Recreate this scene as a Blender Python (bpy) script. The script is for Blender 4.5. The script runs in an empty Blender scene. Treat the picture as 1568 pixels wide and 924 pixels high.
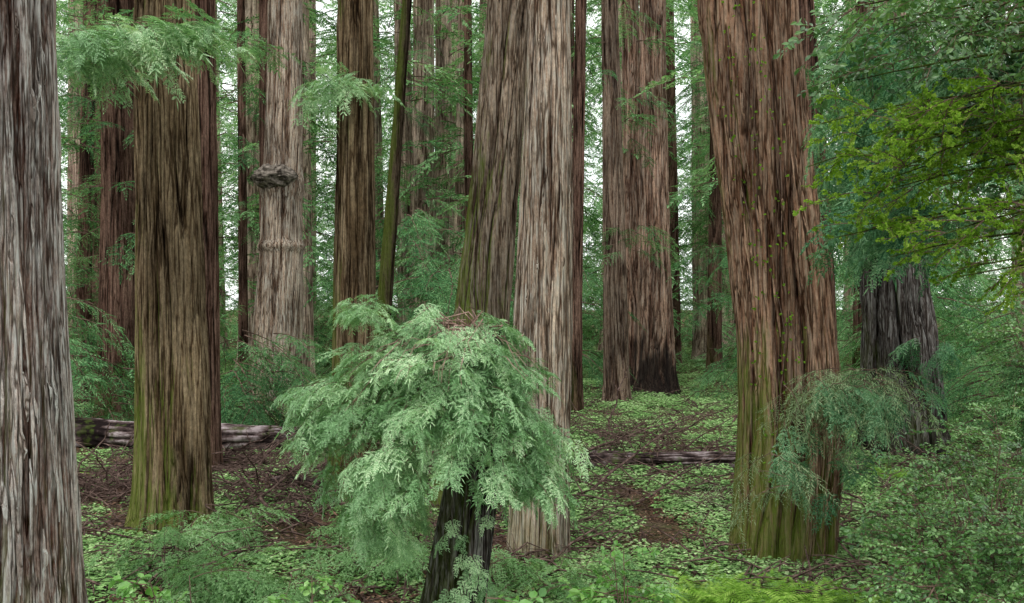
import bpy, math, random
import numpy as np
from mathutils import Vector
random.seed(3)
sc=bpy.context.scene
R=np.random.default_rng(11)
TAU=2*math.pi

# ---------------------------------------------------------------- noise
_tab={}
def vnoise(u,v,K,seed):
    key=(K,seed)
    if key not in _tab: _tab[key]=np.random.default_rng(seed*977+K).random((K,512))
    T=_tab[key]
    u=np.asarray(u,float); v=np.asarray(v,float)+100
    i=np.floor(u).astype(int); j=np.floor(v).astype(int)
    fu=u-i; fv=v-j; fu=fu*fu*(3-2*fu); fv=fv*fv*(3-2*fv)
    a=T[i%K,j%512]; b=T[(i+1)%K,j%512]; c=T[i%K,(j+1)%512]; d=T[(i+1)%K,(j+1)%512]
    return (a*(1-fu)+b*fu)*(1-fv)+(c*(1-fu)+d*fu)*fv
def gz(x,y):
    x=np.asarray(x,float); y=np.asarray(y,float)
    return (vnoise(x*.22+300,y*.22,512,1)-.5)*.28+(vnoise(x*.9+300,y*.9,512,2)-.5)*.10
def patch(x,y):
    x=np.asarray(x,float); y=np.asarray(y,float)
    return vnoise(x*.35+300,y*.25,512,5)*.4+vnoise(x*1.1+300,y*.9,512,6)*.6

# ---------------------------------------------------------------- materials
def newmat(name):
    m=bpy.data.materials.new(name); m.use_nodes=True
    nt=m.node_tree; nt.nodes.clear()
    return m,nt,nt.nodes,nt.links
def ramp(n,stops):
    r=n.new('ShaderNodeValToRGB'); e=r.color_ramp.elements
    while len(e)<len(stops): e.new(.5)
    for i,(p,c) in enumerate(stops):
        e[i].position=p; e[i].color=(*c,1) if len(c)==3 else c
    return r
def noise_node(n,l,coord,scale,sc_vec=(1,1,1),detail=3,rough=.6):
    mp=n.new('ShaderNodeMapping'); mp.inputs['Scale'].default_value=sc_vec
    l.new(coord,mp.inputs['Vector'])
    t=n.new('ShaderNodeTexNoise'); t.inputs['Scale'].default_value=scale
    t.inputs['Detail'].default_value=detail; t.inputs['Roughness'].default_value=rough
    l.new(mp.outputs[0],t.inputs['Vector']); return t
def mixc(n,l,fac,a,b,mode='MIX'):
    x=n.new('ShaderNodeMix'); x.data_type='RGBA'; x.blend_type=mode
    for s,v in ((x.inputs[0],fac),(x.inputs[6],a),(x.inputs[7],b)):
        if isinstance(v,(int,float)): s.default_value=v
        elif isinstance(v,tuple): s.default_value=(*v,1)
        else: l.new(v,s)
    return x.outputs[2]
def math_n(n,l,op,a,b=0,c=None,clamp=False):
    x=n.new('ShaderNodeMath'); x.operation=op; x.use_clamp=clamp
    for i,v in enumerate((a,b,c)):
        if v is None: continue
        if isinstance(v,(int,float)): x.inputs[i].default_value=v
        else: l.new(v,x.inputs[i])
    return x.outputs[0]

def bark_mat(name,ridge,furrow,streak,moss=0.,mossz=2.5,char=-1.,charamt=1.,pale=None,k=1.,paleamt=.8):
    m,nt,n,l=newmat(name)
    out=n.new('ShaderNodeOutputMaterial'); p=n.new('ShaderNodeBsdfDiffuse'); p.inputs['Roughness'].default_value=.6
    tc=n.new('ShaderNodeTexCoord').outputs['Object']
    at=n.new('ShaderNodeAttribute'); at.attribute_name='ridge'
    fine=noise_node(n,l,tc,46*k,(1,1,.045),3,.8)
    mid=noise_node(n,l,tc,15*k,(1,1,.04),2,.65)
    crk=noise_node(n,l,tc,10*k,(1,1,.045),2,.6)
    big=noise_node(n,l,tc,1.3,(1,1,.25),1,.6)
    blot=noise_node(n,l,tc,24*k,(1,1,.4),3,.8)
    h=math_n(n,l,'ADD',at.outputs['Fac'],math_n(n,l,'MULTIPLY',math_n(n,l,'SUBTRACT',fine.outputs[0],.5),1.3))
    rp=ramp(n,[(0.15,tuple(x*.4 for x in furrow)),(.38,furrow),(.58,tuple((a+b)/2 for a,b in zip(ridge,furrow))),(.78,ridge),(1.,tuple(min(.7,x*1.25) for x in ridge))])
    l.new(h,rp.inputs[0])
    f1=ramp(n,[(.46,(0,0,0)),(.57,(1,1,1))]); l.new(mid.outputs[0],f1.inputs[0])
    c=mixc(n,l,math_n(n,l,'MULTIPLY',f1.outputs[0],.6),rp.outputs[0],streak)
    f2=ramp(n,[(.35,(.65,.65,.65)),(.65,(1.3,1.3,1.3))]); l.new(big.outputs[0],f2.inputs[0])
    c=mixc(n,l,1.,c,f2.outputs[0],'MULTIPLY')
    f3=ramp(n,[(.35,(.58,.58,.58)),(.68,(1.45,1.45,1.45))]); l.new(blot.outputs[0],f3.inputs[0])
    c=mixc(n,l,.85,c,f3.outputs[0],'MULTIPLY')
    if pale:
        pn=noise_node(n,l,tc,20*k,(1,1,.08),3,.78); f4=ramp(n,[(.48,(0,0,0)),(.61,(1,1,1))]); l.new(pn.outputs[0],f4.inputs[0])
        c=mixc(n,l,math_n(n,l,'MULTIPLY',f4.outputs[0],math_n(n,l,'MULTIPLY',at.outputs['Fac'],paleamt)),c,pale)
    ab=math_n(n,l,'ABSOLUTE',math_n(n,l,'SUBTRACT',crk.outputs[0],.5))
    f5=ramp(n,[(.0,(.14,.11,.09)),(.022,(.4,.35,.32)),(.05,(1,1,1))]); l.new(ab,f5.inputs[0])
    c=mixc(n,l,.9,c,f5.outputs[0],'MULTIPLY')
    if moss>0 or char>0:
        sx=n.new('ShaderNodeSeparateXYZ'); l.new(tc,sx.inputs[0]); z=sx.outputs[2]
    if moss>0:
        mn=noise_node(n,l,tc,2.6,(1,1,.22),4,.78)
        zz=math_n(n,l,'SUBTRACT',1,math_n(n,l,'DIVIDE',z,mossz))
        g=n.new('ShaderNodeNewGeometry'); sn=n.new('ShaderNodeSeparateXYZ'); l.new(g.outputs['Normal'],sn.inputs[0])
        side=math_n(n,l,'MULTIPLY',sn.outputs[0],-.22)
        a=math_n(n,l,'ADD',math_n(n,l,'MAXIMUM',math_n(n,l,'MULTIPLY',zz,.3),-.12),math_n(n,l,'ADD',mn.outputs[0],side))
        fr=ramp(n,[(.58,(0,0,0)),(.80,(moss,)*3)]); l.new(a,fr.inputs[0])
        c=mixc(n,l,math_n(n,l,'MULTIPLY',fr.outputs[0],math_n(n,l,'MULTIPLY',blot.outputs[0],1.6),clamp=True),c,(.10,.145,.022))
    if char>0:
        cn=noise_node(n,l,tc,2.2,(1,1,.15),3,.7)
        a=math_n(n,l,'SUBTRACT',math_n(n,l,'ADD',char,math_n(n,l,'MULTIPLY',math_n(n,l,'SUBTRACT',cn.outputs[0],.5),char*3.6)),z)
        a=math_n(n,l,'MULTIPLY',a,.55,clamp=True)
        c=mixc(n,l,math_n(n,l,'MULTIPLY',a,charamt),c,(.014,.012,.012))
    l.new(c,p.inputs['Color'])
    b=n.new('ShaderNodeBump'); b.inputs['Strength'].default_value=1.; b.inputs['Distance'].default_value=.035
    hh=math_n(n,l,'ADD',fine.outputs[0],math_n(n,l,'MULTIPLY',math_n(n,l,'MINIMUM',ab,.06),12))
    l.new(hh,b.inputs['Height']); l.new(b.outputs[0],p.inputs['Normal'])
    l.new(p.outputs[0],out.inputs[0]); return m

def leaf_mat(name,c1,c2,c3=None,trans=.35,gloss=.35,rough=.45,simple=False):
    m,nt,n,l=newmat(name)
    out=n.new('ShaderNodeOutputMaterial')
    ta=n.new('ShaderNodeAttribute'); ta.attribute_name='tint'; lf=n.new('ShaderNodeAttribute'); lf.attribute_name='leaf'
    a=math_n(n,l,'ADD',math_n(n,l,'MULTIPLY',ta.outputs['Fac'],.5),math_n(n,l,'MULTIPLY',lf.outputs['Fac'],.5))
    rp=ramp(n,[(.12,c1),(.55,c2),(.92,c3 or c2)]); l.new(a,rp.inputs[0])
    if simple:
        p=n.new('ShaderNodeBsdfDiffuse'); l.new(rp.outputs[0],p.inputs['Color'])
    else:
        p=n.new('ShaderNodeBsdfPrincipled'); p.inputs['Roughness'].default_value=rough
        p.inputs['Specular IOR Level'].default_value=gloss
        l.new(rp.outputs[0],p.inputs['Base Color'])
    if trans<=0:
        l.new(p.outputs[0],out.inputs[0]); return m
    t=n.new('ShaderNodeBsdfTranslucent')
    tcx=mixc(n,l,1.,rp.outputs[0],(1.15,1.25,.75),'MULTIPLY'); l.new(tcx,t.inputs['Color'])
    mx=n.new('ShaderNodeMixShader'); mx.inputs[0].default_value=trans
    l.new(p.outputs[0],mx.inputs[1]); l.new(t.outputs[0],mx.inputs[2]); l.new(mx.outputs[0],out.inputs[0])
    return m
def plain_mat(name,c1,c2,scale=8,rough=.85):
    m,nt,n,l=newmat(name)
    out=n.new('ShaderNodeOutputMaterial'); p=n.new('ShaderNodeBsdfDiffuse')
    tc=n.new('ShaderNodeTexCoord').outputs['Object']; t=noise_node(n,l,tc,scale,(1,1,1),2)
    rp=ramp(n,[(.35,c1),(.65,c2)]); l.new(t.outputs[0],rp.inputs[0]); l.new(rp.outputs[0],p.inputs['Color'])
    l.new(p.outputs[0],out.inputs[0]); return m

M_twig=plain_mat('twig',(.07,.045,.035),(.17,.115,.09))
M_bluegreen=leaf_mat('redwood_needles',(.03,.09,.04),(.11,.25,.105),(.28,.47,.23),simple=True)
M_blue2=leaf_mat('hanging_needles',(.03,.10,.05),(.12,.27,.14),(.32,.50,.30),simple=True)
M_mint=leaf_mat('fresh_redwood_needles',(.09,.21,.07),(.27,.48,.23),(.60,.76,.48),trans=.25,gloss=.5)
M_far=leaf_mat('haze_paled_needles',(.045,.12,.045),(.19,.38,.16),(.44,.63,.36),trans=.35,simple=True)  # far foliage colour made paler to paint in aerial haze
M_yellow=leaf_mat('maple_leaf',(.07,.15,.015),(.20,.36,.04),(.42,.57,.12),trans=.5,simple=True)
M_dark=leaf_mat('tanoak_leaf',(.025,.07,.02),(.08,.18,.055),(.17,.31,.10),trans=.3,gloss=.6,rough=.3)
M_shrub=leaf_mat('huckleberry_leaf',(.04,.11,.03),(.14,.31,.09),(.33,.53,.22),trans=.3,gloss=.7,rough=.3)
M_clover=leaf_mat('sorrel_leaf',(.08,.17,.05),(.22,.39,.13),(.45,.60,.30),trans=.0,simple=True)
M_fern=leaf_mat('fern_frond',(.09,.19,.02),(.21,.38,.06),(.38,.54,.13),trans=.35,simple=True)
M_wisp=leaf_mat('wispy_needles',(.12,.17,.09),(.24,.33,.18),(.36,.45,.27),trans=.3,simple=True)
M_litter=leaf_mat('dead_leaf',(.04,.024,.018),(.14,.08,.055),(.36,.23,.16),trans=.0,simple=True)
M_stick=plain_mat('dead_stick',(.04,.026,.022),(.17,.115,.10))

# ---------------------------------------------------------------- mesh helpers
def mesh_obj(name,V,F,mats,parent=None,mi=None,smooth=False,link=True,attr=None,leafattr=False):
    me=bpy.data.meshes.new(name)
    me.from_pydata([tuple(v) for v in V] if not isinstance(V,np.ndarray) else V.tolist(),[],F if not isinstance(F,np.ndarray) else F.tolist())
    for m in (mats if isinstance(mats,(list,tuple)) else [mats]): me.materials.append(m)
    if mi is not None: me.polygons.foreach_set('material_index',np.asarray(mi,dtype=np.int32))
    if smooth: me.polygons.foreach_set('use_smooth',[True]*len(me.polygons))
    if attr is not None:
        a=me.attributes.new('ridge','FLOAT','POINT'); a.data.foreach_set('value',np.asarray(attr,dtype=np.float32).ravel())
    if leafattr:
        a=me.attributes.new('leaf','FLOAT','FACE'); a.data.foreach_set('value',np.random.default_rng(len(F)).random(len(F)).astype(np.float32))
    me.update()
    o=bpy.data.objects.new(name,me)
    if link: sc.collection.objects.link(o)
    if parent: o.parent=parent
    return o
def empty(name,loc=(0,0,0)):
    e=bpy.data.objects.new(name,None); e.empty_display_size=.3; sc.collection.objects.link(e); return e

def trunk(parent,pts,seed,mat,nseg=240,nz=220,depth=.05,rw=.1,lobes=.05,flare=.18,vis=None,jag=0,part='trunk',twist=0,strips=0,collar=None):
    pts=np.array(pts,float); top=pts[-1,2]; vis=vis or top
    zs=np.linspace(-.4,min(vis,top),nz)
    if top>vis: zs=np.concatenate([zs,np.linspace(vis,top,14)[1:]])
    def itp(k):
        a=np.interp(zs,pts[:,2],pts[:,k]); w=max(3,nz//12)|1
        pad=np.pad(a,w//2,mode='edge')
        return np.convolve(pad,np.ones(w)/w,'valid')
    cx,cy,r=itp(0),itp(1),itp(3)
    for (zc,amt,wd) in (collar or []): r=r+amt*np.exp(-((zs-zc)/wd)**2)
    th=np.linspace(0,TAU,nseg,endpoint=False)
    T,Z=np.meshgrid(th,zs); q=T/TAU
    K=max(8,int(TAU*r.mean()/rw))
    warp=(vnoise(q*5,Z*.18,5,seed+1)-.5)*2.4+(vnoise(q*14,Z*.55,14,seed+2)-.5)*1.1 + twist*Z
    n1=vnoise(q*K+warp,Z*.26,K,seed+3); n2=vnoise(q*K*2+warp*2,Z*.65,K*2,seed+4); n3=vnoise(q*K*5+warp*5,Z*3.2,K*5,seed+5)
    pl=lambda n,s:np.minimum(1,np.abs(2*n-1)*s)
    h=.55*pl(n1,3.0)+.28*pl(n2,2.4)+.17*n3
    rng=np.random.default_rng(seed)
    L=np.zeros_like(T)
    for k in (2,3,5,7,9): L+=np.cos(k*T+rng.random()*TAU+Z*rng.uniform(-.12,.12))*rng.uniform(.3,1)/(k**.5)
    fl=np.exp(-np.maximum(Z,0)/.55)
    Rr=r[:,None]*(1+lobes*L*(.6+1.6*fl)+flare*fl)+depth*(h-.65)
    X=cx[:,None]+np.cos(T)*Rr; Y=cy[:,None]+np.sin(T)*Rr; ZZ=Z.copy()
    if jag>0:
        t=np.clip((Z-(top-jag))/jag,0,1); ZZ=Z-t*jag*vnoise(q*9,Z*0,9,seed+9)*1.2-t*t*jag*.4*vnoise(q*31,Z*0,31,seed+8)
    V=np.stack([X,Y,ZZ],-1).reshape(-1,3); n=len(zs)
    i=np.arange(n-1)[:,None]*nseg; j=np.arange(nseg)[None]; jn=(j+1)%nseg
    F=np.stack([i+j,i+jn,i+nseg+jn,i+nseg+j],-1).reshape(-1,4)
    o=mesh_obj(part,V,F,mat,parent,attr=h,smooth=True)
    if strips:
        SV=[];SF=[];SA=[]
        for s in range(strips):
            a=rng.uniform(math.pi*1.05,TAU*.99); z0=rng.uniform(.5,min(vis,top)-.5); l=rng.uniform(.25,1.1); w=rng.uniform(.010,.028)
            a2=a+rng.uniform(-.05,.05); m=7; b=len(SV)
            for k in range(m):
                t=k/(m-1); z=z0+l*t; rr=np.interp(z,zs,r)+depth*.35+.035*math.sin(math.pi*t)*rng.uniform(.2,1.2)
                x0=np.interp(z,zs,cx); y0=np.interp(z,zs,cy); aa=a+(a2-a)*t; ww=w*math.sin(math.pi*(.08+.84*t))
                for sg in (-1,1):
                    q2=aa+sg*ww/rr; SV.append((x0+math.cos(q2)*rr,y0+math.sin(q2)*rr,z)); SA.append(.95)
            for k in range(m-1): SF.append((b+2*k,b+2*k+1,b+2*k+3,b+2*k+2))
        mesh_obj('bark_shreds',SV,SF,mat,parent,attr=SA,smooth=True)
    return o

def tube(V,F,P,rad,seg=5):
    P=[np.array(p,float) for p in P]; b=len(V)
    for k,p in enumerate(P):
        d=P[min(k+1,len(P)-1)]-P[max(k-1,0)]; d/=np.linalg.norm(d)+1e-9
        a=np.cross(d,[0,0,1.]) if abs(d[2])<.9 else np.cross(d,[1.,0,0]); a/=np.linalg.norm(a); c=np.cross(d,a)
        for s in range(seg):
            t=TAU*s/seg; V.append(p+(a*math.cos(t)+c*math.sin(t))*rad[k])
    for k in range(len(P)-1):
        for s in range(seg):
            F.append((b+k*seg+s,b+k*seg+(s+1)%seg,b+(k+1)*seg+(s+1)%seg,b+(k+1)*seg+s))
UP=np.array([0,0,1.])
def nrm(v): return v/(np.linalg.norm(v)+1e-9)
def kite(V,F,o,d,side,l,w):
    b=len(V); d=nrm(d)
    V.extend([o,o+d*l*.45+side*w*.5,o+d*l-UP*l*.08,o+d*l*.45-side*w*.5]); F.append((b,b+1,b+2,b+3))
def oval(V,F,o,d,side,up,l,w):
    b=len(V)
    V.extend([o,o+d*l*.25+side*w*.42+up*w*.12,o+d*l*.62+side*w*.45+up*w*.1,o+d*l-up*l*.12,o+d*l*.62-side*w*.45+up*w*.1,o+d*l*.25-side*w*.42+up*w*.12,o+d*l*.45])
    F.extend([(b,b+1,b+6),(b+1,b+2,b+6),(b+2,b+3,b+6),(b+3,b+4,b+6),(b+4,b+5,b+6),(b+5,b,b+6)])
def spray(V,F,o,d,L,n,bl,bw,rng,sub=0,droop=.35,hang=.5):
    d=nrm(d); side=nrm(np.cross(UP,d)); roll=rng.uniform(-.5,.5); up=np.cross(d,side); side=side*math.cos(roll)+up*math.sin(roll)
    for i in range(n):
        t=(i+.6)/n; p=o+d*L*t-UP*droop*t*t*L
        env=math.sin(math.pi*min(1,.18+.78*t))
        for s in (-1,1):
            dd=nrm(d*rng.uniform(.5,.9)+side*s*rng.uniform(.6,1)-UP*rng.uniform(0,hang))
            ll=bl*(.35+.75*env)*rng.uniform(.75,1.2)
            if sub:
                fl=nrm(np.cross(UP,dd)+rng.normal(0,.2,3)); fu=np.cross(dd,fl)
                for k in range(sub):
                    tt=(k+.3)/sub; pp=p+dd*ll*tt-UP*.2*tt*tt*ll
                    for s2 in (-1,1):
                        kd=nrm(dd*.8+fl*s2*.85-UP*.1)
                        kite(V,F,pp,kd,nrm(np.cross(fu,kd)),ll*.34*(1-.35*tt)*rng.uniform(.8,1.2),bw)
                kite(V,F,p+dd*ll*.2,nrm(dd-UP*.2),fl,ll*.95,bw*.8)
            else:
                kite(V,F,p,dd,nrm(np.cross(UP,dd)+rng.normal(0,.3,3)),ll,bw)
    dd=d-UP*droop*1.5*(hang+.5)
    kite(V,F,o+d*L-UP*droop*L,dd,side,bl,bw)

def bough(name,mat,rng,L=2.2,ns=8,sl=.75,bl=.17,bw=.05,n=7,droop=.35,sub=0,hang=.5):
    V=[];F=[]
    P=[np.array([L*t,0.12*math.sin(t*4+rng.random()*3)*t,.18*L*math.sin(t*2.0)*.5-droop*L*t*t]) for t in np.linspace(0,1,7)]
    TV=[];TF=[]; tube(TV,TF,P,[.02*L/2*(1-.85*k/6) for k in range(7)],3)
    for i in range(ns):
        t=.15+.85*(i+rng.random()*.6)/ns; k=min(5,int(t*6)); f=t*6-k; p=P[k]*(1-f)+P[min(6,k+1)]*f
        env=math.sin(math.pi*min(1,.2+.7*t))*rng.uniform(.7,1.25)
        for s in (-1,1):
            d=np.array([rng.uniform(.4,1),s*rng.uniform(.5,1.1),rng.uniform(-1.2*hang,.15)])
            spray(V,F,p,d,sl*env,n,bl,bw,rng,sub,rng.uniform(.4,1.4)*hang,hang)
    spray(V,F,P[-1]-np.array([.1*L/2,0,0]),P[-1]-P[-2],sl*.9,n,bl,bw,rng,sub,.6*hang,hang)
    nl=len(F); off=len(V); V+=TV; F+=[tuple(a+off for a in f) for f in TF]
    return mesh_obj(name,V,F,[mat,M_twig],mi=[0]*nl+[1]*len(TF),link=False,leafattr=True)

def leafy_branch(name,mat,rng,L=.9,nt=9,lf=.07,lw=.04,droop=.2,tri=False):
    V=[];F=[];TV=[];TF=[]
    P=[np.array([L*t,.08*math.sin(5*t+rng.random())*L,-droop*L*t*t]) for t in np.linspace(0,1,6)]
    tube(TV,TF,P,[.008*(1-.7*k/5) for k in range(6)],4)
    for i in range(nt):
        t=.1+.9*i/nt; k=min(4,int(t*5)); f=t*5-k; p=P[k]*(1-f)+P[k+1]*f
        d=nrm(np.array([rng.uniform(.2,1),rng.choice([-1,1])*rng.uniform(.4,1),rng.uniform(-.4,.6)])); tl=L*rng.uniform(.2,.45)*(1.1-t*.6)
        Q=[p,p+d*tl*.5+UP*.01,p+d*tl-UP*tl*.1]; tube(TV,TF,Q,[.004,.003,.0015],3)
        m=int(4+tl/lf*1.1)
        for j in range(m):
            u=(j+1)/m; q=Q[0]*(1-u)+Q[2]*u
            sd=nrm(np.cross(UP,d))*(1 if j%2 else -1)
            ld=nrm(d*rng.uniform(.3,.9)+sd*rng.uniform(.4,1)+UP*rng.uniform(-.7,.25)); up=nrm(UP+rng.normal(0,.6,3)); sx=nrm(np.cross(up,ld)); up=np.cross(ld,sx)
            sz=rng.uniform(.7,1.25)
            if tri:
                for a in (-.8,0,.8):
                    l2=nrm(ld*math.cos(a)+sx*math.sin(a)); oval(V,F,q,l2,nrm(np.cross(up,l2)),up,lf*sz*(1 if a==0 else .8),lw*sz*.8)
            else: oval(V,F,q,ld,sx,up,lf*sz,lw*sz)
    nl=len(F); off=len(V); V+=TV; F+=[tuple(a+off for a in f) for f in TF]
    o=mesh_obj(name,V,F,[mat,M_twig],mi=[0]*nl+[1]*len(TF),link=False)
    la=np.repeat(rng.random(len(F)//6+1),6)[:len(F)]
    a=o.data.attributes.new('leaf','FLOAT','FACE'); a.data.foreach_set('value',la.astype(np.float32)); return o

def fern(name,mat,rng,L=.8):
    V=[];F=[]
    nf=15
    for k in range(nf):
        a=TAU*k/nf+rng.uniform(-.2,.2); e=rng.uniform(.75,1.3); l=L*rng.uniform(.7,1.1)
        d=np.array([math.cos(a),math.sin(a),0]); sd=np.array([-math.sin(a),math.cos(a),0])
        N=26
        for i in range(N):
            t=(i+1)/N; p=d*l*t*math.cos(e*.7)+UP*(l*t*math.sin(e)-l*.5*t*t)
            w=.12*L*math.sin(math.pi*min(1,.25+.75*t))**.8+.01
            for s in (-1,1): kite(V,F,p,sd*s+d*.3-UP*.15,nrm(d),w,.020*L/.8)
    return mesh_obj(name,V,F,[mat],link=False,leafattr=True)
def clover(name,mat,rng,r=.38,n=38,lf=.046):
    V=[];F=[]
    for k in range(n):
        a=rng.random()*TAU; q=r*math.sqrt(rng.random()); o=np.array([q*math.cos(a),q*math.sin(a),rng.uniform(.03,.16)])
        a0=rng.random()*TAU; sz=rng.uniform(.6,1.4)
        for j in range(3):
            b=a0+j*TAU/3; d=np.array([math.cos(b),math.sin(b),rng.uniform(-.5,.3)])
            kite(V,F,o,d,nrm(np.cross(UP,d)),lf*sz,lf*1.1*sz)
    return mesh_obj(name,V,F,[mat],link=False,leafattr=True)
def litter(name,mat,rng,r=.4,n=50):
    V=[];F=[]
    for k in range(n):
        a=rng.random()*TAU; q=r*math.sqrt(rng.random()); o=np.array([q*math.cos(a),q*math.sin(a),rng.uniform(.01,.06)])
        b=rng.random()*TAU; d=nrm(np.array([math.cos(b),math.sin(b),rng.uniform(-.1,.5)])); kite(V,F,o,d,nrm(np.cross(UP,d)+rng.normal(0,.3,3)),rng.uniform(.04,.16),rng.uniform(.012,.035))
    return mesh_obj(name,V,F,[mat],link=False,leafattr=True)
def sticks(name,rng):
    V=[];F=[]
    for k in range(9):
        a=rng.random()*TAU; l=rng.uniform(.3,1.5); o=np.array([rng.uniform(-.6,.6),rng.uniform(-.6,.6),.03]); d=np.array([math.cos(a),math.sin(a),rng.uniform(0,.4)])
        P=[o+d*l*t+rng.normal(0,.03,3)+UP*.1*math.sin(3*t) for t in (0,.35,.7,1)]; tube(V,F,P,[.016,.013,.009,.004],4)
        for j in range(3):
            p=P[rng.integers(1,3)]; q=p+nrm(rng.normal(0,1,3)*np.array([1,1,.4]))*rng.uniform(.1,.4); tube(V,F,[p,(p+q)/2,q],[.007,.005,.002],3)
    return mesh_obj(name,V,F,[M_stick],link=False)

def coll(name,objs):
    c=bpy.data.collections.new(name)
    for i,o in enumerate(objs): o.name=f'{name}_{i}'; c.objects.link(o)
    return c
_groups={}
def group_for(c):
    if c.name in _groups: return _groups[c.name]
    g=bpy.data.node_groups.new('scatter_'+c.name,'GeometryNodeTree')
    g.interface.new_socket('Geometry',in_out='INPUT',socket_type='NodeSocketGeometry')
    g.interface.new_socket('Geometry',in_out='OUTPUT',socket_type='NodeSocketGeometry')
    n=g.nodes; l=g.links
    gi=n.new('NodeGroupInput'); go=n.new('NodeGroupOutput'); ip=n.new('GeometryNodeInstanceOnPoints')
    ci=n.new('GeometryNodeCollectionInfo'); ci.inputs['Collection'].default_value=c
    ci.inputs['Separate Children'].default_value=True; ci.inputs['Reset Children'].default_value=True
    def na(nm,t):
        a=n.new('GeometryNodeInputNamedAttribute'); a.data_type=t; a.inputs['Name'].default_value=nm
        return a.outputs[0]
    l.new(gi.outputs[0],ip.inputs['Points']); l.new(ci.outputs[0],ip.inputs['Instance'])
    ip.inputs['Pick Instance'].default_value=True
    l.new(na('idx','INT'),ip.inputs['Instance Index']); l.new(na('rot','FLOAT_VECTOR'),ip.inputs['Rotation']); l.new(na('scl','FLOAT'),ip.inputs['Scale'])
    rl=n.new('GeometryNodeRealizeInstances'); l.new(ip.outputs[0],rl.inputs[0])
    l.new(rl.outputs[0],go.inputs[0]); _groups[c.name]=g; return g
def scatter(name,c,E,parent=None):
    E=np.asarray(E,float)
    me=bpy.data.meshes.new(name); me.vertices.add(len(E)); me.vertices.foreach_set('co',E[:,:3].astype(np.float32).ravel())
    a=me.attributes.new('rot','FLOAT_VECTOR','POINT'); a.data.foreach_set('vector',E[:,3:6].astype(np.float32).ravel())
    a=me.attributes.new('scl','FLOAT','POINT'); a.data.foreach_set('value',E[:,6].astype(np.float32))
    a=me.attributes.new('tint','FLOAT','POINT'); a.data.foreach_set('value',R.random(len(E)).astype(np.float32))
    a=me.attributes.new('idx','INT','POINT'); a.data.foreach_set('value',R.integers(0,len(c.objects),len(E)).astype(np.int32))
    o=bpy.data.objects.new(name,me); sc.collection.objects.link(o)
    if parent: o.parent=parent
    md=o.modifiers.new('scatter','NODES'); md.node_group=group_for(c); return o

rg=np.random.default_rng(5)
C_mid=coll('redwood_bough',[bough('b',M_bluegreen,rg,ns=7,bl=.15,bw=.038,n=9,droop=.28,hang=.3) for _ in range(6)])
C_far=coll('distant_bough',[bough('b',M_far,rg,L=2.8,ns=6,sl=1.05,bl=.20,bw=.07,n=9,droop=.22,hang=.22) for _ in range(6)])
C_near=coll('redwood_spray',[bough('b',M_mint,rg,L=.5,ns=4,sl=.25,bl=.105,bw=.0115,n=4,sub=5,droop=.3,hang=.45) for _ in range(6)])
C_nearblue=coll('redwood_sprig',[bough('b',M_blue2,rg,L=.7,ns=5,sl=.33,bl=.13,bw=.017,n=4,sub=4,droop=.4) for _ in range(5)])
C_wisp=coll('wispy_sprig',[bough('b',M_wisp,rg,L=.8,ns=5,sl=.35,bl=.085,bw=.012,n=7,droop=.35) for _ in range(4)])
C_maple=coll('maple_twig',[leafy_branch('b',M_yellow,rg,L=.8,nt=8,lf=.05,lw=.038,tri=True) for _ in range(4)])
C_tan=coll('tanoak_twig',[leafy_branch('b',M_dark,rg,L=.9,nt=9,lf=.10,lw=.05,droop=.4) for _ in range(4)])
C_shrub=coll('huckleberry_twig',[leafy_branch('b',M_shrub,rg,L=.8,nt=9,lf=.065,lw=.042,droop=.25) for _ in range(5)])
C_salal=coll('salal_twig',[leafy_branch('b',leaf_mat('salal_leaf',(.06,.18,.03),(.16,.36,.08),(.30,.52,.16),gloss=.7,rough=.3),rg,L=.7,nt=5,lf=.12,lw=.08,droop=.2) for _ in range(4)])
C_clover=coll('sorrel_patch',[clover('b',M_clover,rg) for _ in range(4)])
C_fern=coll('fern_clump',[fern('b',M_fern,rg) for _ in range(4)])
C_litter=coll('litter_patch',[litter('b',M_litter,rg) for _ in range(4)])
C_stick=coll('stick_pile',[sticks('b',rg) for _ in range(5)])

def around(x,y,z0,z1,n,rad,s=(.7,1.3),pitch=(-.15,.5),yaw=None):
    E=[]
    for _ in range(n):
        z=R.uniform(z0,z1); a=R.uniform(0,TAU) if yaw is None else R.uniform(*yaw); q=R.uniform(.2,1)*rad
        E.append((x+math.cos(a)*q,y+math.sin(a)*q,z,R.uniform(-.35,.35),R.uniform(*pitch),a,R.uniform(*s)))
    return E
def box(c,e,n,s=(.7,1.3),pitch=(0,.7),yaw=(0,TAU)):
    E=[]
    for _ in range(n):
        v=R.normal(0,.5,3).clip(-1,1)
        E.append((c[0]+v[0]*e[0],c[1]+v[1]*e[1],c[2]+v[2]*e[2],R.uniform(-.5,.5),R.uniform(*pitch),R.uniform(*yaw),R.uniform(*s)))
    return E

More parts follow.
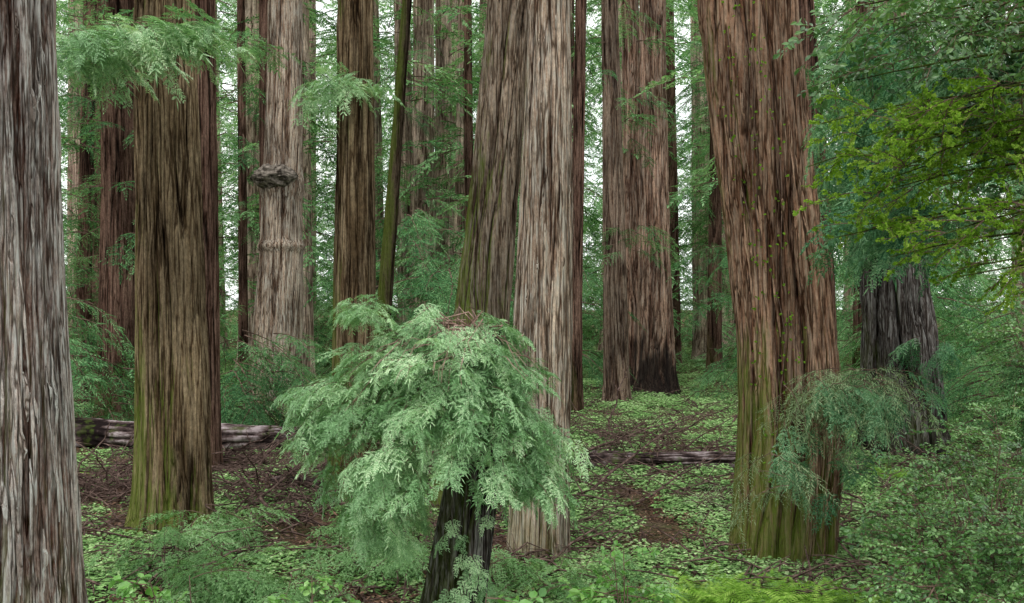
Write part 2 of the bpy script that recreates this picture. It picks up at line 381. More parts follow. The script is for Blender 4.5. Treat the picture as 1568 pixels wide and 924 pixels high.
# ---------------------------------------------------------------- ground
def build_ground():
    xs=np.concatenate([[-900,-400,-150,-80],np.linspace(-45,45,260),[80,150,400,900]])
    ys=np.concatenate([[-200,-50,-10],np.linspace(2,90,260),[130,200,400,1200]])
    X,Y=np.meshgrid(xs,ys); Z=gz(X,Y)
    Z+=(vnoise(X*3+900,Y*3,512,8)-.5)*.05
    V=np.stack([X,Y,Z],-1).reshape(-1,3); nx=len(xs); ny=len(ys)
    i=np.arange(ny-1)[:,None]*nx; j=np.arange(nx-1)[None]
    F=np.stack([i+j,i+j+1,i+nx+j+1,i+nx+j],-1).reshape(-1,4)
    m,nt,n,l=newmat('forest_floor')
    out=n.new('ShaderNodeOutputMaterial'); p=n.new('ShaderNodeBsdfDiffuse')
    tc=n.new('ShaderNodeTexCoord').outputs['Object']
    a=noise_node(n,l,tc,14,(1,1,1),4,.75); b=noise_node(n,l,tc,.5,(1,1,1),2,.6)
    r1=ramp(n,[(.3,(.03,.02,.015)),(.5,(.105,.066,.048)),(.7,(.26,.175,.135))]); l.new(a.outputs[0],r1.inputs[0])
    r2=ramp(n,[(.42,(0,0,0)),(.58,(.6,.6,.6))]); l.new(b.outputs[0],r2.inputs[0])
    c=mixc(n,l,r2.outputs[0],r1.outputs[0],(.06,.09,.03))
    l.new(c,p.inputs['Color']); bp=n.new('ShaderNodeBump'); bp.inputs['Strength'].default_value=1; bp.inputs['Distance'].default_value=.05
    l.new(a.outputs[0],bp.inputs['Height']); l.new(bp.outputs[0],p.inputs['Normal']); l.new(p.outputs[0],out.inputs[0])
    mesh_obj('ground',V,F,m,smooth=True)
build_ground()

# ---------------------------------------------------------------- main trees
B_grey=bark_mat('weathered_bark',(.38,.335,.305),(.12,.06,.045),(.27,.19,.155),moss=.4,mossz=7,pale=(.58,.575,.545),k=1.3,paleamt=.95)
B_olive=bark_mat('olive_bark',(.26,.195,.125),(.045,.029,.018),(.17,.115,.065),moss=.85,mossz=4)
B_dark=bark_mat('dark_reddish_bark',(.17,.105,.08),(.03,.02,.016),(.12,.065,.05),moss=.2)  # bark of a dark reddish-brown colour
B_red=bark_mat('red_bark',(.31,.20,.138),(.055,.027,.019),(.23,.115,.07),moss=.9,mossz=3.3,pale=(.36,.29,.225),paleamt=.55)
B_light=bark_mat('fibrous_bark',(.42,.34,.27),(.10,.058,.04),(.31,.20,.14),moss=.4,mossz=1.8,pale=(.55,.52,.46),k=1.1,paleamt=.85)
B_brown=bark_mat('rugged_bark',(.28,.215,.16),(.045,.029,.02),(.19,.13,.095),moss=1.,mossz=7,pale=(.36,.32,.27),paleamt=.65)
B_mid=bark_mat('midground_bark',(.23,.17,.13),(.05,.03,.024),(.17,.11,.08),k=.8,pale=(.31,.27,.23),paleamt=.4)
B_char=bark_mat('burnt_base_bark',(.32,.21,.155),(.07,.036,.026),(.22,.125,.09),char=2.6,charamt=.9,pale=(.42,.355,.30),k=.7,paleamt=.7)
B_burnt=bark_mat('charred_wood',(.10,.085,.08),(.012,.01,.01),(.05,.04,.035),moss=.3,char=1.5,pale=(.30,.29,.28))
B_moss=bark_mat('mossy_bark',(.075,.055,.038),(.02,.015,.012),(.05,.038,.025),moss=.7,mossz=26)
B_far=bark_mat('haze_paled_bark',(.50,.40,.33),(.24,.165,.13),(.41,.29,.23),k=.5)  # no mist volume; distance haze is painted as paler bark

def tree(pts,seed,mat,**k):
    e=empty('redwood_tree'); trunk(e,pts,seed,mat,**k); return e
tree([(-5.15,10,-.4,.82),(-5.22,10,2,.78),(-5.36,10,4.5,.76),(-5.42,10,7.2,.74),(-5.5,10,22,.55)],21,B_grey,nseg=560,nz=420,depth=.085,rw=.13,vis=7.6,strips=150)
t2=tree([(-6.02,17.7,-.4,.66),(-6.0,17.7,1.5,.62),(-6.05,17.7,4,.57),(-6.2,17.7,9.5,.49),(-6.4,17.7,30,.3)],31,B_olive,nseg=360,nz=260,depth=.08,rw=.13,vis=10.5,lobes=.06)
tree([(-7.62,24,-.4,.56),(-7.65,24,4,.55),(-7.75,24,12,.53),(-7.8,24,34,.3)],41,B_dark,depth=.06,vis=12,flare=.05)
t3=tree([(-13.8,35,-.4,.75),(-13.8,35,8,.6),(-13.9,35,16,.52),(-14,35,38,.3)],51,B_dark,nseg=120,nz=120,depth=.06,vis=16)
t4=tree([(-9.1,38,-.4,1.12),(-8.95,38,3,.95),(-8.82,38,6.0,.80),(-8.78,38,8.6,.74),(-8.68,38,12,.68),(-8.6,38,40,.4)],61,B_light,nseg=240,nz=260,depth=.08,rw=.17,vis=16,collar=[(6.3,.10,.16),(8.6,.10,.4)])
t5=tree([(-3.3,20,-.4,.42),(-3.25,20,1,.40),(-3.15,20,4.5,.41),(-3.15,20,10.4,.34),(-3.2,20,30,.2)],71,B_olive,nseg=240,nz=240,depth=.06,rw=.12,vis=11,lobes=.07)
tree([(-3.75,26,-.4,.24),(-3.33,26,4,.20),(-3.0,26,8.5,.15),(-2.72,26,12.3,.12),(-2.4,26,18,.08)],81,B_moss,nseg=60,nz=120,depth=.025,rw=.08,vis=13)
t8=tree([(-.9,20,-.4,.66),(-.75,20,2,.6),(-.6,20,3.8,.545),(-.34,20,6.3,.49),(-.03,20,10.3,.42),(.6,20,26,.25)],91,B_brown,nseg=360,nz=280,depth=.10,rw=.14,vis=11,lobes=.04)
tree([(.42,16,-.4,.47),(.46,16,1.5,.46),(.5,16,3.8,.46),(.56,16,6,.40),(.62,16,9.1,.31),(.75,16,26,.18)],101,B_light,nseg=420,nz=280,depth=.05,rw=.085,vis=9.6,lobes=.025,flare=.08,strips=60)
tree([(4.28,40.6,-.4,.54),(4.18,40.6,6,.45),(3.97,40.6,17,.32),(3.9,40.6,36,.2)],111,B_mid,nseg=140,nz=160,depth=.06,rw=.13,vis=18,lobes=.03)
tree([(6.85,47,-.4,.95),(6.75,47,6,.74),(6.7,47,12,.66),(6.65,47,19,.60),(6.6,47,40,.4)],121,B_char,nseg=180,nz=180,depth=.14,rw=.22,vis=20,lobes=.1,flare=.3)
tree([(6.15,49,-.4,.65),(6.0,49,9,.48),(5.8,49,19,.40),(5.7,49,40,.3)],125,B_char,nseg=140,nz=160,depth=.12,rw=.22,vis=20)
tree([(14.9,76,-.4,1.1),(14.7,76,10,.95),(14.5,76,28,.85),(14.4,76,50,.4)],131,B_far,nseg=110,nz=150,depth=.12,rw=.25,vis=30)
t14=tree([(4.38,16.4,-.4,.80),(4.5,16.4,.8,.84),(4.58,16.4,1.8,.84),(4.5,16.4,3.6,.77),(4.18,16.4,6,.76),(3.86,16.4,9,.78),(3.3,16.4,24,.5)],141,B_red,nseg=560,nz=300,depth=.10,rw=.14,vis=9.8,lobes=.05,flare=.05,strips=70)
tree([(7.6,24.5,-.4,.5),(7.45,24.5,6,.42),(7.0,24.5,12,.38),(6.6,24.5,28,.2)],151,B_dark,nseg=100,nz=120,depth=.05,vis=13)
es=empty('burnt_redwood_snag')
trunk(es,[(10.5,26.5,-.4,1.1),(10.4,26.5,1,1.02),(10.3,26.5,3.2,.88),(10.15,26.5,5.0,.78),(10.1,26.5,8.2,.6)],161,B_burnt,nseg=260,nz=180,depth=.26,rw=.3,lobes=.12,jag=2.6)
def burl(parent,c,r,seed,mat,part='burl'):
    nu,nv=96,56; V=[];F=[];A=[]
    for j in range(nv+1):
        ph=math.pi*j/nv
        for i in range(nu):
            th=TAU*i/nu; k=1+.26*(float(vnoise(i/nu*7,j*.13,7,seed))-.5)+.14*(float(vnoise(i/nu*18,j*.35,18,seed+1))-.5)+.10*(float(vnoise(i/nu*34,j*.8,34,seed+2))-.5)
            z=math.cos(ph); und=1 if z>0 else 1+.45*z
            V.append((c[0]+math.sin(ph)*math.cos(th)*r[0]*k*und,c[1]+math.sin(ph)*math.sin(th)*r[1]*k*und,c[2]+z*r[2]*k)); A.append(k-.4)
    for j in range(nv):
        for i in range(nu): F.append((j*nu+i,j*nu+(i+1)%nu,(j+1)*nu+(i+1)%nu,(j+1)*nu+i))
    return mesh_obj(part,V,F,mat,parent,attr=A,smooth=True)
M_burl=plain_mat('burl_bark',(.03,.024,.02),(.24,.205,.175),scale=6)
burl(t4,(-8.95,37.55,8.85),(.88,.95,.52),71,M_burl)
burl(t4,(-9.3,37.35,8.8),(.45,.55,.36),72,M_burl)
burl(t4,(-8.5,37.3,8.85),(.44,.55,.34),73,M_burl)
burl(t14,(3.98,15.65,10.2),(.3,.3,.3),77,B_red)

# ---------------------------------------------------------------- foreground sprouting stump
e=empty('sprouting_redwood_stump')
trunk(e,[(-.72,11,-.4,.36),(-.66,11,.6,.335),(-.50,11,1.6,.30),(-.38,11,2.4,.27),(-.36,11,3.2,.26),(-.36,11,3.95,.22)],171,B_burnt,nseg=220,nz=160,depth=.06,rw=.11,lobes=.09,jag=.35)
E=[];TV=[];TF=[]
hub=np.array([-.42,11,3.2])
for k in range(34):
    a=TAU*k/34*1.0+R.normal(0,.12); tier=R.uniform(0,1)
    rx=R.uniform(.9,1.35) if math.cos(a)<0 else R.uniform(.6,1.1)
    ex=-.85+math.cos(a)*rx; ey=11+math.sin(a)*.95
    z0=3.2+.5*tier; z1=3.1-.7*(1-tier)-.2*abs(math.cos(a))
    if ex>-.2: z1-=.2
    P=[]
    for t in np.linspace(0,1,8):
        p=np.array([-.45+(ex+.45)*t,11+(ey-11)*t,z0+(z1-z0)*t**1.7+.28*math.sin(math.pi*min(1,t*1.25))])
        P.append(p+R.normal(0,.02,3))
    tube(TV,TF,P,[.018*(1-.85*i/7) for i in range(8)],4)
    for i in range(2,8):
        for j in range(3):
            if R.random()<.12: continue
            p=P[i]+R.normal(0,.11,3)
            if abs(p[0]+.42)<.34 and p[1]<11 and p[2]<2.4: continue
            E.append((p[0],p[1],p[2]+.03,R.uniform(-.4,.4),R.uniform(-.1,.8),a+R.normal(0,.9),R.uniform(.5,1.0)))
for k in range(80):
    a=R.uniform(0,TAU); u=R.random()**.6
    x=-.85+math.cos(a)*.85*u; y=11+math.sin(a)*.8*u; z=3.76-.35*u*u+R.normal(0,.07)
    E.append((x,y,z,R.uniform(-.5,.5),R.uniform(-.3,.6),math.atan2(y-11,x+.7)+R.normal(0,.8),R.uniform(.4,.8)))
for k in range(30):
    E.append((-1.6+R.normal(0,.15),10.9+R.normal(0,.2),3.98+R.normal(0,.06),R.uniform(-.4,.4),R.uniform(-.3,.5),R.uniform(0,TAU),R.uniform(.35,.6)))
for k in range(14):
    E.append((-.45+R.normal(0,.2),10.6+R.normal(0,.05),R.uniform(.95,1.9),0,R.uniform(.4,1.),R.uniform(-2.6,-.6),R.uniform(.35,.6)))
for k in range(56):
    E.append((-1.45+R.normal(0,.24),10.9+R.normal(0,.3),R.uniform(1.6,2.6),0,R.uniform(.5,1.1),R.uniform(0,TAU),R.uniform(.6,.95)))
for k in range(36):
    E.append((.12+R.normal(0,.22),10.9+R.normal(0,.3),R.uniform(2.15,3.),0,R.uniform(.3,1.1),R.uniform(-1.2,1.2),R.uniform(.5,.9)))
for k in range(18):
    E.append((-2.1+R.normal(0,.15),10.9+R.normal(0,.2),R.uniform(2.8,3.3),0,R.uniform(.1,.9),R.uniform(2,4.3),R.uniform(.6,.9)))
scatter('foliage',C_near,E,e)
for k in range(90):
    a=R.uniform(0,TAU); u=R.uniform(.3,1); q=np.array([-.7+math.cos(a)*1.*u,11+math.sin(a)*1.*u-.15,3.93-.55*u**2.2-R.uniform(0,.12)])
    s=hub+np.array([R.normal(0,.12),-.05,R.uniform(0,.6)]); mid=(s+q)/2+np.array([R.normal(0,.12),R.normal(0,.12),R.uniform(.05,.24)])
    tube(TV,TF,[s,mid,q,q+np.array([math.cos(a)*.12,math.sin(a)*.1,-.12])],[.010,.007,.004,.002],4)
tube(TV,TF,[hub,(-1.1,10.95,3.6),(-1.5,10.9,3.85),(-1.8,10.9,4.0)],[.02,.014,.009,.004],5)
mesh_obj('branches',TV,TF,plain_mat('pinkish_twig',(.14,.085,.065),(.36,.25,.21)),e)

# ---------------------------------------------------------------- attached foliage on main trees
scatter('foliage',C_mid,around(-13.8,35,2,17,110,1.6,(.7,1.2)),t3)
scatter('foliage',C_near,box((-5.9,15.4,8.3),(1.3,.8,.16),30,(1.3,2.),(-.1,.35),(-.7,.5))+box((-7.2,16,8.3),(.8,.6,.5),20,(1.4,2.),(0,.5),(-.9,.7)),t2)
scatter('foliage',C_near,box((-3.4,18.9,8.3),(.55,.3,.14),14,(1.1,1.8),(-.1,.4)),t5)
scatter('foliage',C_mid,around(4.3,40,10,18,26,.9,(.6,1.0))+around(4.6,39,6.0,7.6,14,.8,(.5,.8)))

# ---------------------------------------------------------------- distant forest
root=empty('distant_redwood_forest')
far_tr=[(-19,46,.7),(-24,60,1.),(-16,62,.9),(-11.5,55,.5),(-9.5,66,1.1),(-13,80,1.),(-6.5,62,.6),(-5.4,60,.75),(-4.2,62,.6),(-3.0,58,.45),(-1.6,70,.8),
 (2.9,52,.4),(3.2,70,.7),(8.5,85,.9),(11.5,95,1.2),(19,70,.8),(23,60,.9),(27,75,1.),(31,60,.8),(17,48,.5),(-30,70,1.1),(-27,90,1.),(-20,95,1.2),(-6,95,1.2),(1,100,1.1),(6,105,1.2),(22,100,1.1),(33,95,1.2),
 (-17.2,40,.28),(-10.9,44,.25),(-8.0,50,.3),(24,42,.35),(2.3,36,.22),(-7.2,44,.3),(-21,56,.3),(-13.5,50,.22),(12.2,60,.4),(10.8,66,.35),(-2.2,52,.25),(21,52,.3)]
for k,(x,y,r) in enumerate(far_tr):
    lean=R.uniform(-.6,.6)
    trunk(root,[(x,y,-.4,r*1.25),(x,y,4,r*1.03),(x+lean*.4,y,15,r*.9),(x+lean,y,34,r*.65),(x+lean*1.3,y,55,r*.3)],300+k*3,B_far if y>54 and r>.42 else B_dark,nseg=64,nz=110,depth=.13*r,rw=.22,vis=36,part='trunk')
E=[]
for (x,y,r) in far_tr:
    if y<45: continue
    E+=around(x+R.normal(0,3.5),y+R.normal(2.5,3),R.uniform(3,9),8+y*.44,int(R.uniform(20,46)),R.uniform(2,4),(.9,1.6))
for k in range(105):
    y=R.uniform(54,118); x=R.uniform(-.56,.56)*y
    h=R.uniform(4,y*.46)
    E+=around(x,y,max(.5,h-R.uniform(5,14)),h,26,R.uniform(1.5,3.),(.9,1.6))
for k in range(520):
    y=R.uniform(60,115); x=R.uniform(-.56,.56)*y
    E.append((x,y,R.uniform(.5,9),R.uniform(-.4,.4),R.uniform(-.1,.6),R.uniform(0,TAU),R.uniform(1,1.8)))
for k in range(1150):
    y=R.uniform(112,140); x=R.uniform(-.56,.56)*y
    E.append((x,y,R.random()**1.35*46+1,R.uniform(-.4,.4),R.uniform(0,.7),R.uniform(0,TAU),R.uniform(1.8,3.2)))
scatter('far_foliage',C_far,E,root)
E=[]
for (x,y,h,rad,n) in [(-8.9,31,3.3,.7,44),(-7.6,30.5,3.2,.6,34),(-12.2,30,2.4,.7,20),(-3.9,36,7.5,1.4,50),(-2.2,33,6.5,1.3,60),(-1.2,38,9,1.2,50),(-15,30,4.5,1.6,50),(-17,38,13,1.8,70),(-20,42,17,2.2,80),
      (-12.5,46,17,1.5,50),(-5.5,46,17,1.4,44),(2.6,44,6,1.0,30),(2.4,54,18,1.4,36),(10.6,44,8,1.2,40),(9.8,54,19,1.3,36),(12.5,48,20,1.4,44),(13.0,33,8,1.2,50),(15,37,9,1.8,70),(17.5,44,17,2.2,80),(20,44,9,2.2,70),(14,27,3,1.3,50),(16,31,4,1.4,50),(-22,50,10,2,60)]:
    E+=around(x,y,.6,h,n,rad,(.6,1.2),(.0,.7))
scatter('redwood_saplings',C_mid,E)

E=box((7.6,19.5,8.4),(1.6,1.5,1.4),80,(1.,2.),(.1,.9))+box((5.9,14.5,5.8),(.7,.6,.7),36,(.9,1.4),(.1,.8),(1.8,4.3))+box((7.9,21.8,7.2),(.9,.8,1.0),36,(1.1,1.7))+box((10.3,24.8,3.1),(.5,.3,.3),7,(.8,1.1),(.3,.9))+box((9.3,24.6,6.2),(.4,.4,.7),10,(1.,1.5),(.3,.9))
scatter('hanging_redwood_boughs',C_nearblue,E)
scatter('wispy_redwood_sprouts',C_wisp,box((4.95,14.9,2.9),(.95,.5,.30),50,(.7,1.2),(-.1,.7))+box((4.0,14.6,1.6),(.9,.5,.5),14,(.6,1.),(0,.8)))
scatter('redwood_sprout_clump',C_nearblue,box((5.0,14.8,2.8),(.8,.4,.3),30,(.6,1.),(0,.7))+box((4.7,14.9,1.8),(.8,.4,.5),16,(.5,.8),(0,.8)))
e=empty('maple_tree')
mb=bark_mat('maple_bark',(.12,.11,.08),(.03,.025,.02),(.09,.08,.05),moss=1.,mossz=15)
trunk(e,[(7.0,9.5,-.4,.16),(6.9,9.5,3,.13),(6.6,9.5,6,.10),(6.2,9.5,9,.05)],401,mb,nseg=40,nz=80,depth=.015,rw=.05)
V=[];F=[];E=[];E2=[]
for k in range(34):
    z0=R.uniform(4.7,7.3); L=R.uniform(1.6,3.7); P=[]
    yy=R.uniform(-1.1,1.1); zz=R.uniform(-.3,.6)
    for t in np.linspace(0,1,8): P.append((6.7-L*t,9.5+yy*t+.06*math.sin(7*t+k),z0+zz*math.sin(t*2.2)-.35*t*t))
    tube(V,F,P,[.024*(1-.9*i/7)+.002 for i in range(8)],5)
    for j in range(12):
        i=R.integers(2,8); p=P[i]
        tgt=E if (p[2]<6.05) else E2
        if p[0]<3.1+max(0,(5.2-p[2]))*1.3 and p[2]<6.2: continue
        if tgt is E and R.random()<.15: continue
        tgt.append((p[0],p[1],p[2],R.uniform(-.9,.9),R.uniform(-.5,.7),math.pi+R.normal(0,.9),R.uniform(.5,.9)))
mesh_obj('branches',V,F,mb,e); scatter('leaves',C_maple,E,e)
e2=empty('tanoak_tree')
trunk(e2,[(8.3,12.5,-.4,.2),(8.1,12.5,4,.17),(7.7,12.5,9,.12),(7.5,12.5,12,.06)],411,mb,nseg=48,nz=90,depth=.015,rw=.06)
scatter('leaves',C_tan,E2[::2]+box((5.6,12,7.5),(1.4,1.,.7),60,(.7,1.3),(0,.9))+box((6.6,13,6),(.9,.8,.8),30,(.7,1.2)),e2)
scatter('redwood_branchlets',C_nearblue,box((5.9,12.6,7.2),(1.5,1.,.8),60,(.9,1.5),(.2,1.)),e2)

# ---------------------------------------------------------------- shrubs, ferns
def shrub(name,c,x,y,h,rad,n,s=(.6,1.1)):
    e=empty(name); V=[];F=[];E=[]
    g=float(gz(x,y))
    for k in range(max(6,n//6)):
        a=R.uniform(0,TAU); q=R.uniform(.2,1)*rad; P=[np.array([x+math.cos(a)*.1,y+math.sin(a)*.1,g-.05]),np.array([x+math.cos(a)*q*.5,y+math.sin(a)*q*.5,g+h*.55]),np.array([x+math.cos(a)*q,y+math.sin(a)*q,g+h*R.uniform(.6,1)])]
        tube(V,F,P,[.014,.009,.004],4)
        for j in range(6):
            t=R.uniform(.15,1); p=P[1]*(1-t)+P[2]*t if R.random()<.7 else P[0]*(1-t)+P[1]*t
            E.append((p[0],p[1],p[2],R.uniform(-.5,.5),R.uniform(-.5,.4),a+R.normal(0,.8),R.uniform(*s)))
    mesh_obj('stems',V,F,M_twig,e); scatter('leaves',c,E,e)
for (x,y,h,r,n) in [(4.9,11.8,1.8,.7,70),(5.7,12.2,2.0,1.0,70),(4.7,10.4,1.1,.5,40),(6.6,14,2.2,1.1,70),(7.6,15.5,2.,1.2,70),(9.0,18,2.1,1.2,70),(13.6,23,2.6,1.6,80),(6.2,10.9,1.6,.8,50),(14,26,5,1.7,110),(16.5,28,6,2,110)]:
    shrub('huckleberry_shrub',C_shrub,x,y,h,r,n,(.6,1.1) if y<22 else (1.2,1.8))
for (x,y,h,r,n) in [(-2.7,8.6,1.75,.6,24),(-3.7,9.0,1.75,.6,20),(-1.75,8.8,1.65,.4,16),(1.1,9.6,1.65,.25,10),(-.35,8.6,1.6,.2,8)]:
    shrub('salal_shrub',C_salal,x,y,h,r,n,(.5,.85))
E=[]
for (x,y,s) in [(2.4,12.9,1.35),(2.9,12.5,1.5),(3.4,12.3,1.5),(2.7,13.5,1.2),(3.3,13.4,1.3),(4.0,13.2,1.3),(1.9,12.7,1.),(1.2,12.9,.8),(3.0,11.9,1.6),(2.3,12.1,1.4),(3.7,11.6,1.5),(4.3,12.5,1.3),(9.5,20,1.2),(8.4,22,1.1),(-10,22,1.),(-4.6,14.5,.9),(7.5,24,1.),(11.5,25,1.2)]:
    E.append((x,y,float(gz(x,y)),0,0,R.uniform(0,6),s*1.05))
scatter('sword_ferns',C_fern,E)
E=[]
for (x,y,r,n) in [(-3.9,13.2,1.1,50),(-2.8,12.6,.8,28),(-4.6,16.,.7,30),(-5.0,14.6,.9,26),(1.2,13.2,.9,36),(-.4,13.6,.9,30),(-1.9,14.8,.8,34),(-2.3,16.3,.6,24),(.3,12,.6,14)]:
    for k in range(n):
        a=R.uniform(0,TAU); q=abs(R.normal(0,.5))*r; xx=x+math.cos(a)*q; yy=y+math.sin(a)*q
        E.append((xx,yy,float(gz(xx,yy))+R.uniform(.1,.75)*(1-.3*q/r),R.uniform(-.4,.4),R.uniform(-.3,.6),R.uniform(0,TAU),R.uniform(.7,1.2)))
scatter('low_redwood_sprouts',coll('sprout_sprig',[bough('b',leaf_mat('sprout_needles',(.09,.18,.07),(.21,.38,.16),(.38,.55,.30),simple=True),rg,L=.7,ns=5,sl=.33,bl=.12,bw=.017,n=4,sub=3,droop=.3) for _ in range(4)]),E)

E=[];E2=[];E3=[]
for k in range(18000):
    y=9+86*R.random()**1.9; x=R.uniform(-.56,.56)*y
    p=float(patch(x,y))
    thr=.46 if y>15 else .35
    if x>0: thr-=.10
    if p>thr+R.normal(0,.09): E.append((x,y,float(gz(x,y))-.02,0,0,R.uniform(0,6),R.uniform(.5,1.1)*(.85+y/60)))
    elif R.random()<.5: E2.append((x,y,float(gz(x,y)),0,0,R.uniform(0,6),R.uniform(.8,1.4)))
scatter('sorrel_ground_cover',C_clover,E); scatter('leaf_litter',C_litter,E2)
for k in range(400):
    y=R.uniform(13,50); x=R.uniform(-.55,.5)*y
    E3.append((x,y,float(gz(x,y)),R.uniform(-.1,.1),R.uniform(-.1,.1),R.uniform(0,6),R.uniform(.5,1.4)))
for (cx,cy,rx,ry,n) in [(3.8,29,2.2,3,26),(-7.5,24.5,2.5,2.,45),(-3.8,22,1.8,3,40),(-9,21,2,2,30)]:
    for k in range(n):
        x=cx+R.normal(0,.6)*rx; y=cy+R.normal(0,.6)*ry
        E3.append((x,y,float(gz(x,y)),R.uniform(-.2,.2),R.uniform(-.3,.1),R.uniform(0,6),R.uniform(.6,1.4)))
scatter('fallen_sticks',C_stick,E3)

# ---------------------------------------------------------------- fallen logs
def log(name,a,b,r,seed,mat,parent=None):
    a=np.array(a,float); b=np.array(b,float); L=np.linalg.norm(b-a); d=(b-a)/L; s=nrm(np.cross(UP,d)); u=np.cross(d,s)
    ns,nl=72,int(L*14); th=np.linspace(0,TAU,ns,endpoint=False); t=np.linspace(0,L,nl); T,S=np.meshgrid(th,t); q=T/TAU
    K=18; h=.5*np.minimum(1,abs(2*vnoise(q*K+vnoise(q*5,S*.5,5,seed)*3,S*.8,K,seed+1)-1)*2.2)+.3*vnoise(q*40,S*3,40,seed+2)+.2*vnoise(q*6,S*1.2,6,seed+3)
    rr=r*(1-.25*S/L)*(1+.35*(vnoise(q*4,S*.7,4,seed+4)-.5))+r*.34*(h-.6)
    end=np.minimum(1,np.minimum(S/.25,(L-S)/.25)); rr=rr*np.sqrt(np.clip(end,0.02,1))
    S2=S+np.where((S>L-.6)|(S<.6),.5*(vnoise(q*12,S*0,12,seed+6)-.5),0)
    bend=(vnoise(S*0,S*.3,7,seed+7)-.5)*.22
    V=a+d*S2[...,None]+s*(np.cos(T)*rr+bend)[...,None]+u*(np.sin(T)*rr+bend*.5)[...,None]
    V=V.reshape(-1,3); i=np.arange(nl-1)[:,None]*ns; j=np.arange(ns)[None]; jn=(j+1)%ns
    F=np.stack([i+j,i+jn,i+ns+jn,i+ns+j],-1).reshape(-1,4)
    return mesh_obj(name,V,F,mat,parent,attr=h,smooth=True)
M_log,nt,n,l=newmat('rotting_log')
out=n.new('ShaderNodeOutputMaterial'); p=n.new('ShaderNodeBsdfDiffuse')
tc=n.new('ShaderNodeTexCoord').outputs['Object']; at=n.new('ShaderNodeAttribute'); at.attribute_name='ridge'
fa=noise_node(n,l,tc,20,(.15,1,1),4,.7); fb=noise_node(n,l,tc,1.2,(1,1,1),4,.7)
hh=math_n(n,l,'ADD',at.outputs['Fac'],math_n(n,l,'SUBTRACT',fa.outputs[0],.5))
hh=math_n(n,l,'ADD',hh,math_n(n,l,'MULTIPLY',math_n(n,l,'SUBTRACT',fb.outputs[0],.56),2.0))
rp=ramp(n,[(.3,(.014,.01,.01)),(.60,(.08,.056,.053)),(.92,(.32,.265,.275))]); l.new(hh,rp.inputs[0])
fm=noise_node(n,l,tc,2.2,(1,1,1),3,.7); rm=ramp(n,[(.55,(0,0,0)),(.66,(.7,.7,.7))]); l.new(fm.outputs[0],rm.inputs[0])
cc=mixc(n,l,rm.outputs[0],rp.outputs[0],(.06,.085,.02))
l.new(cc,p.inputs['Color']); l.new(p.outputs[0],out.inputs[0])
log('fallen_log',(-13.5,28.6,.42),(-6.0,27.4,.36),.46,501,M_log)
log('fallen_log',(-10.2,27.0,.2),(-5.0,29.5,.35),.22,505,M_log)
log('fallen_log',(1.2,24.3,.22),(5.6,24.0,.28),.25,511,M_log)
log('fallen_log',(2.0,25.,.2),(3.6,23.6,.36),.17,515,M_log)
log('fallen_log',(-5.2,21.5,.2),(-2.2,19.5,.38),.12,521,M_log)
V=[];F=[]
for (a,b,r) in [((-9.6,22,0),(-10.8,23,2.4),.05),((-9.9,22,.0),(-9.1,22.6,1.3),.03),((-3.9,17.5,.1),(-5.2,18.5,1.0),.04),((1.6,21,.1),(4.1,23,1.5),.03),((2.4,20,.0),(5,22,1.0),.025),((7.2,33,.1),(8.6,34,1.6),.04),((3.,31,.1),(3.7,32,2.2),.04),((-5.2,18.6,.1),(-3.6,19.6,1.3),.03),((-6.6,25,.1),(-5,26,1.1),.035),((.9,18,.05),(3.2,19.5,.5),.02),((2.,27,.1),(5.2,29,.9),.04),((4.6,30,.1),(6.4,28.5,1.2),.035),((-8,26,.1),(-6.2,24.6,.7),.05)]:
    a=np.array(a,float);b=np.array(b,float); P=[a+(b-a)*t+R.normal(0,.04,3) for t in np.linspace(0,1,6)]; tube(V,F,P,[r*(1-.7*i/5) for i in range(6)],6)
    for j in range(7):
        p=P[R.integers(1,5)]; q=p+nrm(R.normal(0,1,3)+(b-a)*.4)*R.uniform(.25,.8); tube(V,F,[p,(p+q)/2+R.normal(0,.03,3),q],[r*.4,r*.25,r*.1],4)
mesh_obj('dead_branches',V,F,M_stick)
V=[];F=[];LV=[];LF=[]
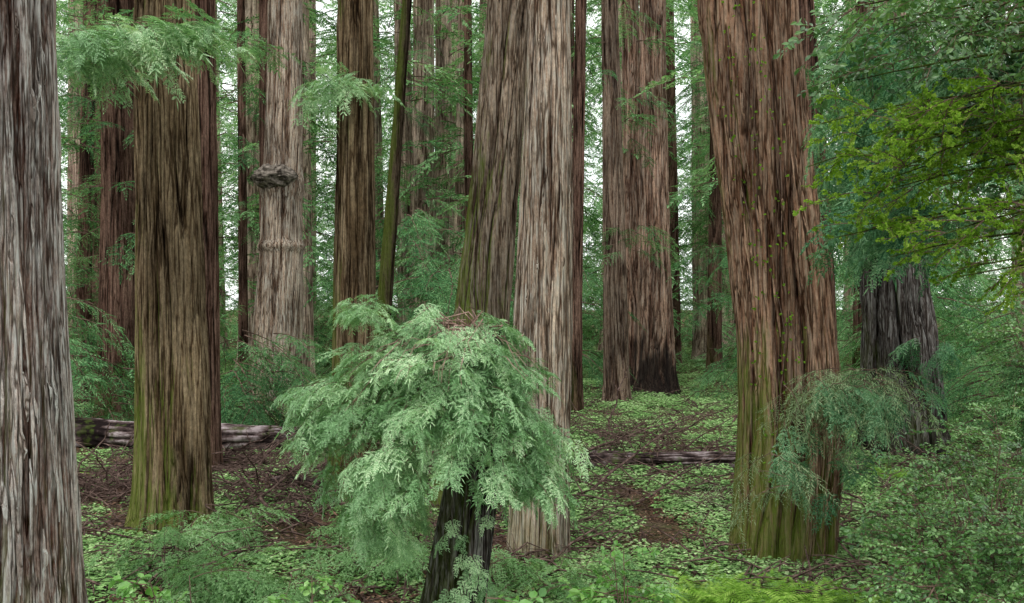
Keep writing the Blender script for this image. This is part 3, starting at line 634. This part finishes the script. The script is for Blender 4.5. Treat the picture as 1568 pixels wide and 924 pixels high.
for s in range(3):
    P=[]
    for z in np.linspace(1.2,9.2,50):
        cx=np.interp(z,[.8,1.8,3.6,6,9],[4.5,4.58,4.5,4.18,3.86]); a=-math.pi/2-.75+.35*s+.12*math.sin(z*1.6+s*2); rr=.80
        p=np.array([cx+math.cos(a)*rr,16.4+math.sin(a)*rr,z]); P.append(p)
        for k in range(3 if R.random()<.6 else 0):
            d=nrm(R.normal(0,1,3)+np.array([0,-.6,0])); up=nrm(np.array([0,-1,.5])+R.normal(0,.3,3)); sx=nrm(np.cross(up,d)); oval(LV,LF,p+R.normal(0,.07,3)-np.array([0,.05,0]),d,sx,up,.06,.045)
    tube(V,F,P,[.008]*50,4)
ev=empty('climbing_vine'); mesh_obj('stem',V,F,M_twig,ev); mesh_obj('leaves',LV,LF,M_yellow,ev,leafattr=True)

# ---------------------------------------------------------------- camera, light
cam=bpy.data.cameras.new('camera'); co=bpy.data.objects.new('camera',cam); sc.collection.objects.link(co)
co.location=(0,0,4); co.rotation_euler=(math.radians(90.3),0,0); cam.lens=35; cam.sensor_width=36; cam.clip_end=3000; cam.clip_start=.05
sc.camera=co
w=bpy.data.worlds.new('World'); sc.world=w; w.use_nodes=True; n=w.node_tree.nodes; l=w.node_tree.links
sky=n.new('ShaderNodeTexSky'); sky.sky_type='NISHITA'; sky.sun_disc=False; sky.sun_elevation=math.radians(58); sky.sun_rotation=math.radians(205); sky.dust_density=3; sky.air_density=1
hs=n.new('ShaderNodeHueSaturation'); hs.inputs['Saturation'].default_value=.3; l.new(sky.outputs[0],hs.inputs['Color'])
tcw=n.new('ShaderNodeTexCoord').outputs['Generated']; cl=noise_node(n,l,tcw,2.5,(1,1,2),2)
cr=ramp(n,[(.3,(.80,.84,.88)),(.7,(1,1,1))]); l.new(cl.outputs[0],cr.inputs[0])
sc9=mixc(n,l,1.,cr.outputs[0],(14.,14.2,13.6),'MULTIPLY')
mixed=mixc(n,l,.8,hs.outputs[0],sc9)
bg=n['Background']; bg.inputs['Strength'].default_value=.15; l.new(mixed,bg.inputs[0])
su=bpy.data.lights.new('sun','SUN'); su.energy=1.5; su.angle=math.radians(25); su.color=(1,.96,.9)
so=bpy.data.objects.new('sun',su); sc.collection.objects.link(so)
az=math.radians(205); el=math.radians(58)
dirv=Vector((math.sin(az)*math.cos(el),math.cos(az)*math.cos(el),math.sin(el)))
so.rotation_euler=dirv.to_track_quat('Z','Y').to_euler()
sc.view_settings.view_transform='Standard'; sc.view_settings.look='None'; sc.view_settings.exposure=0
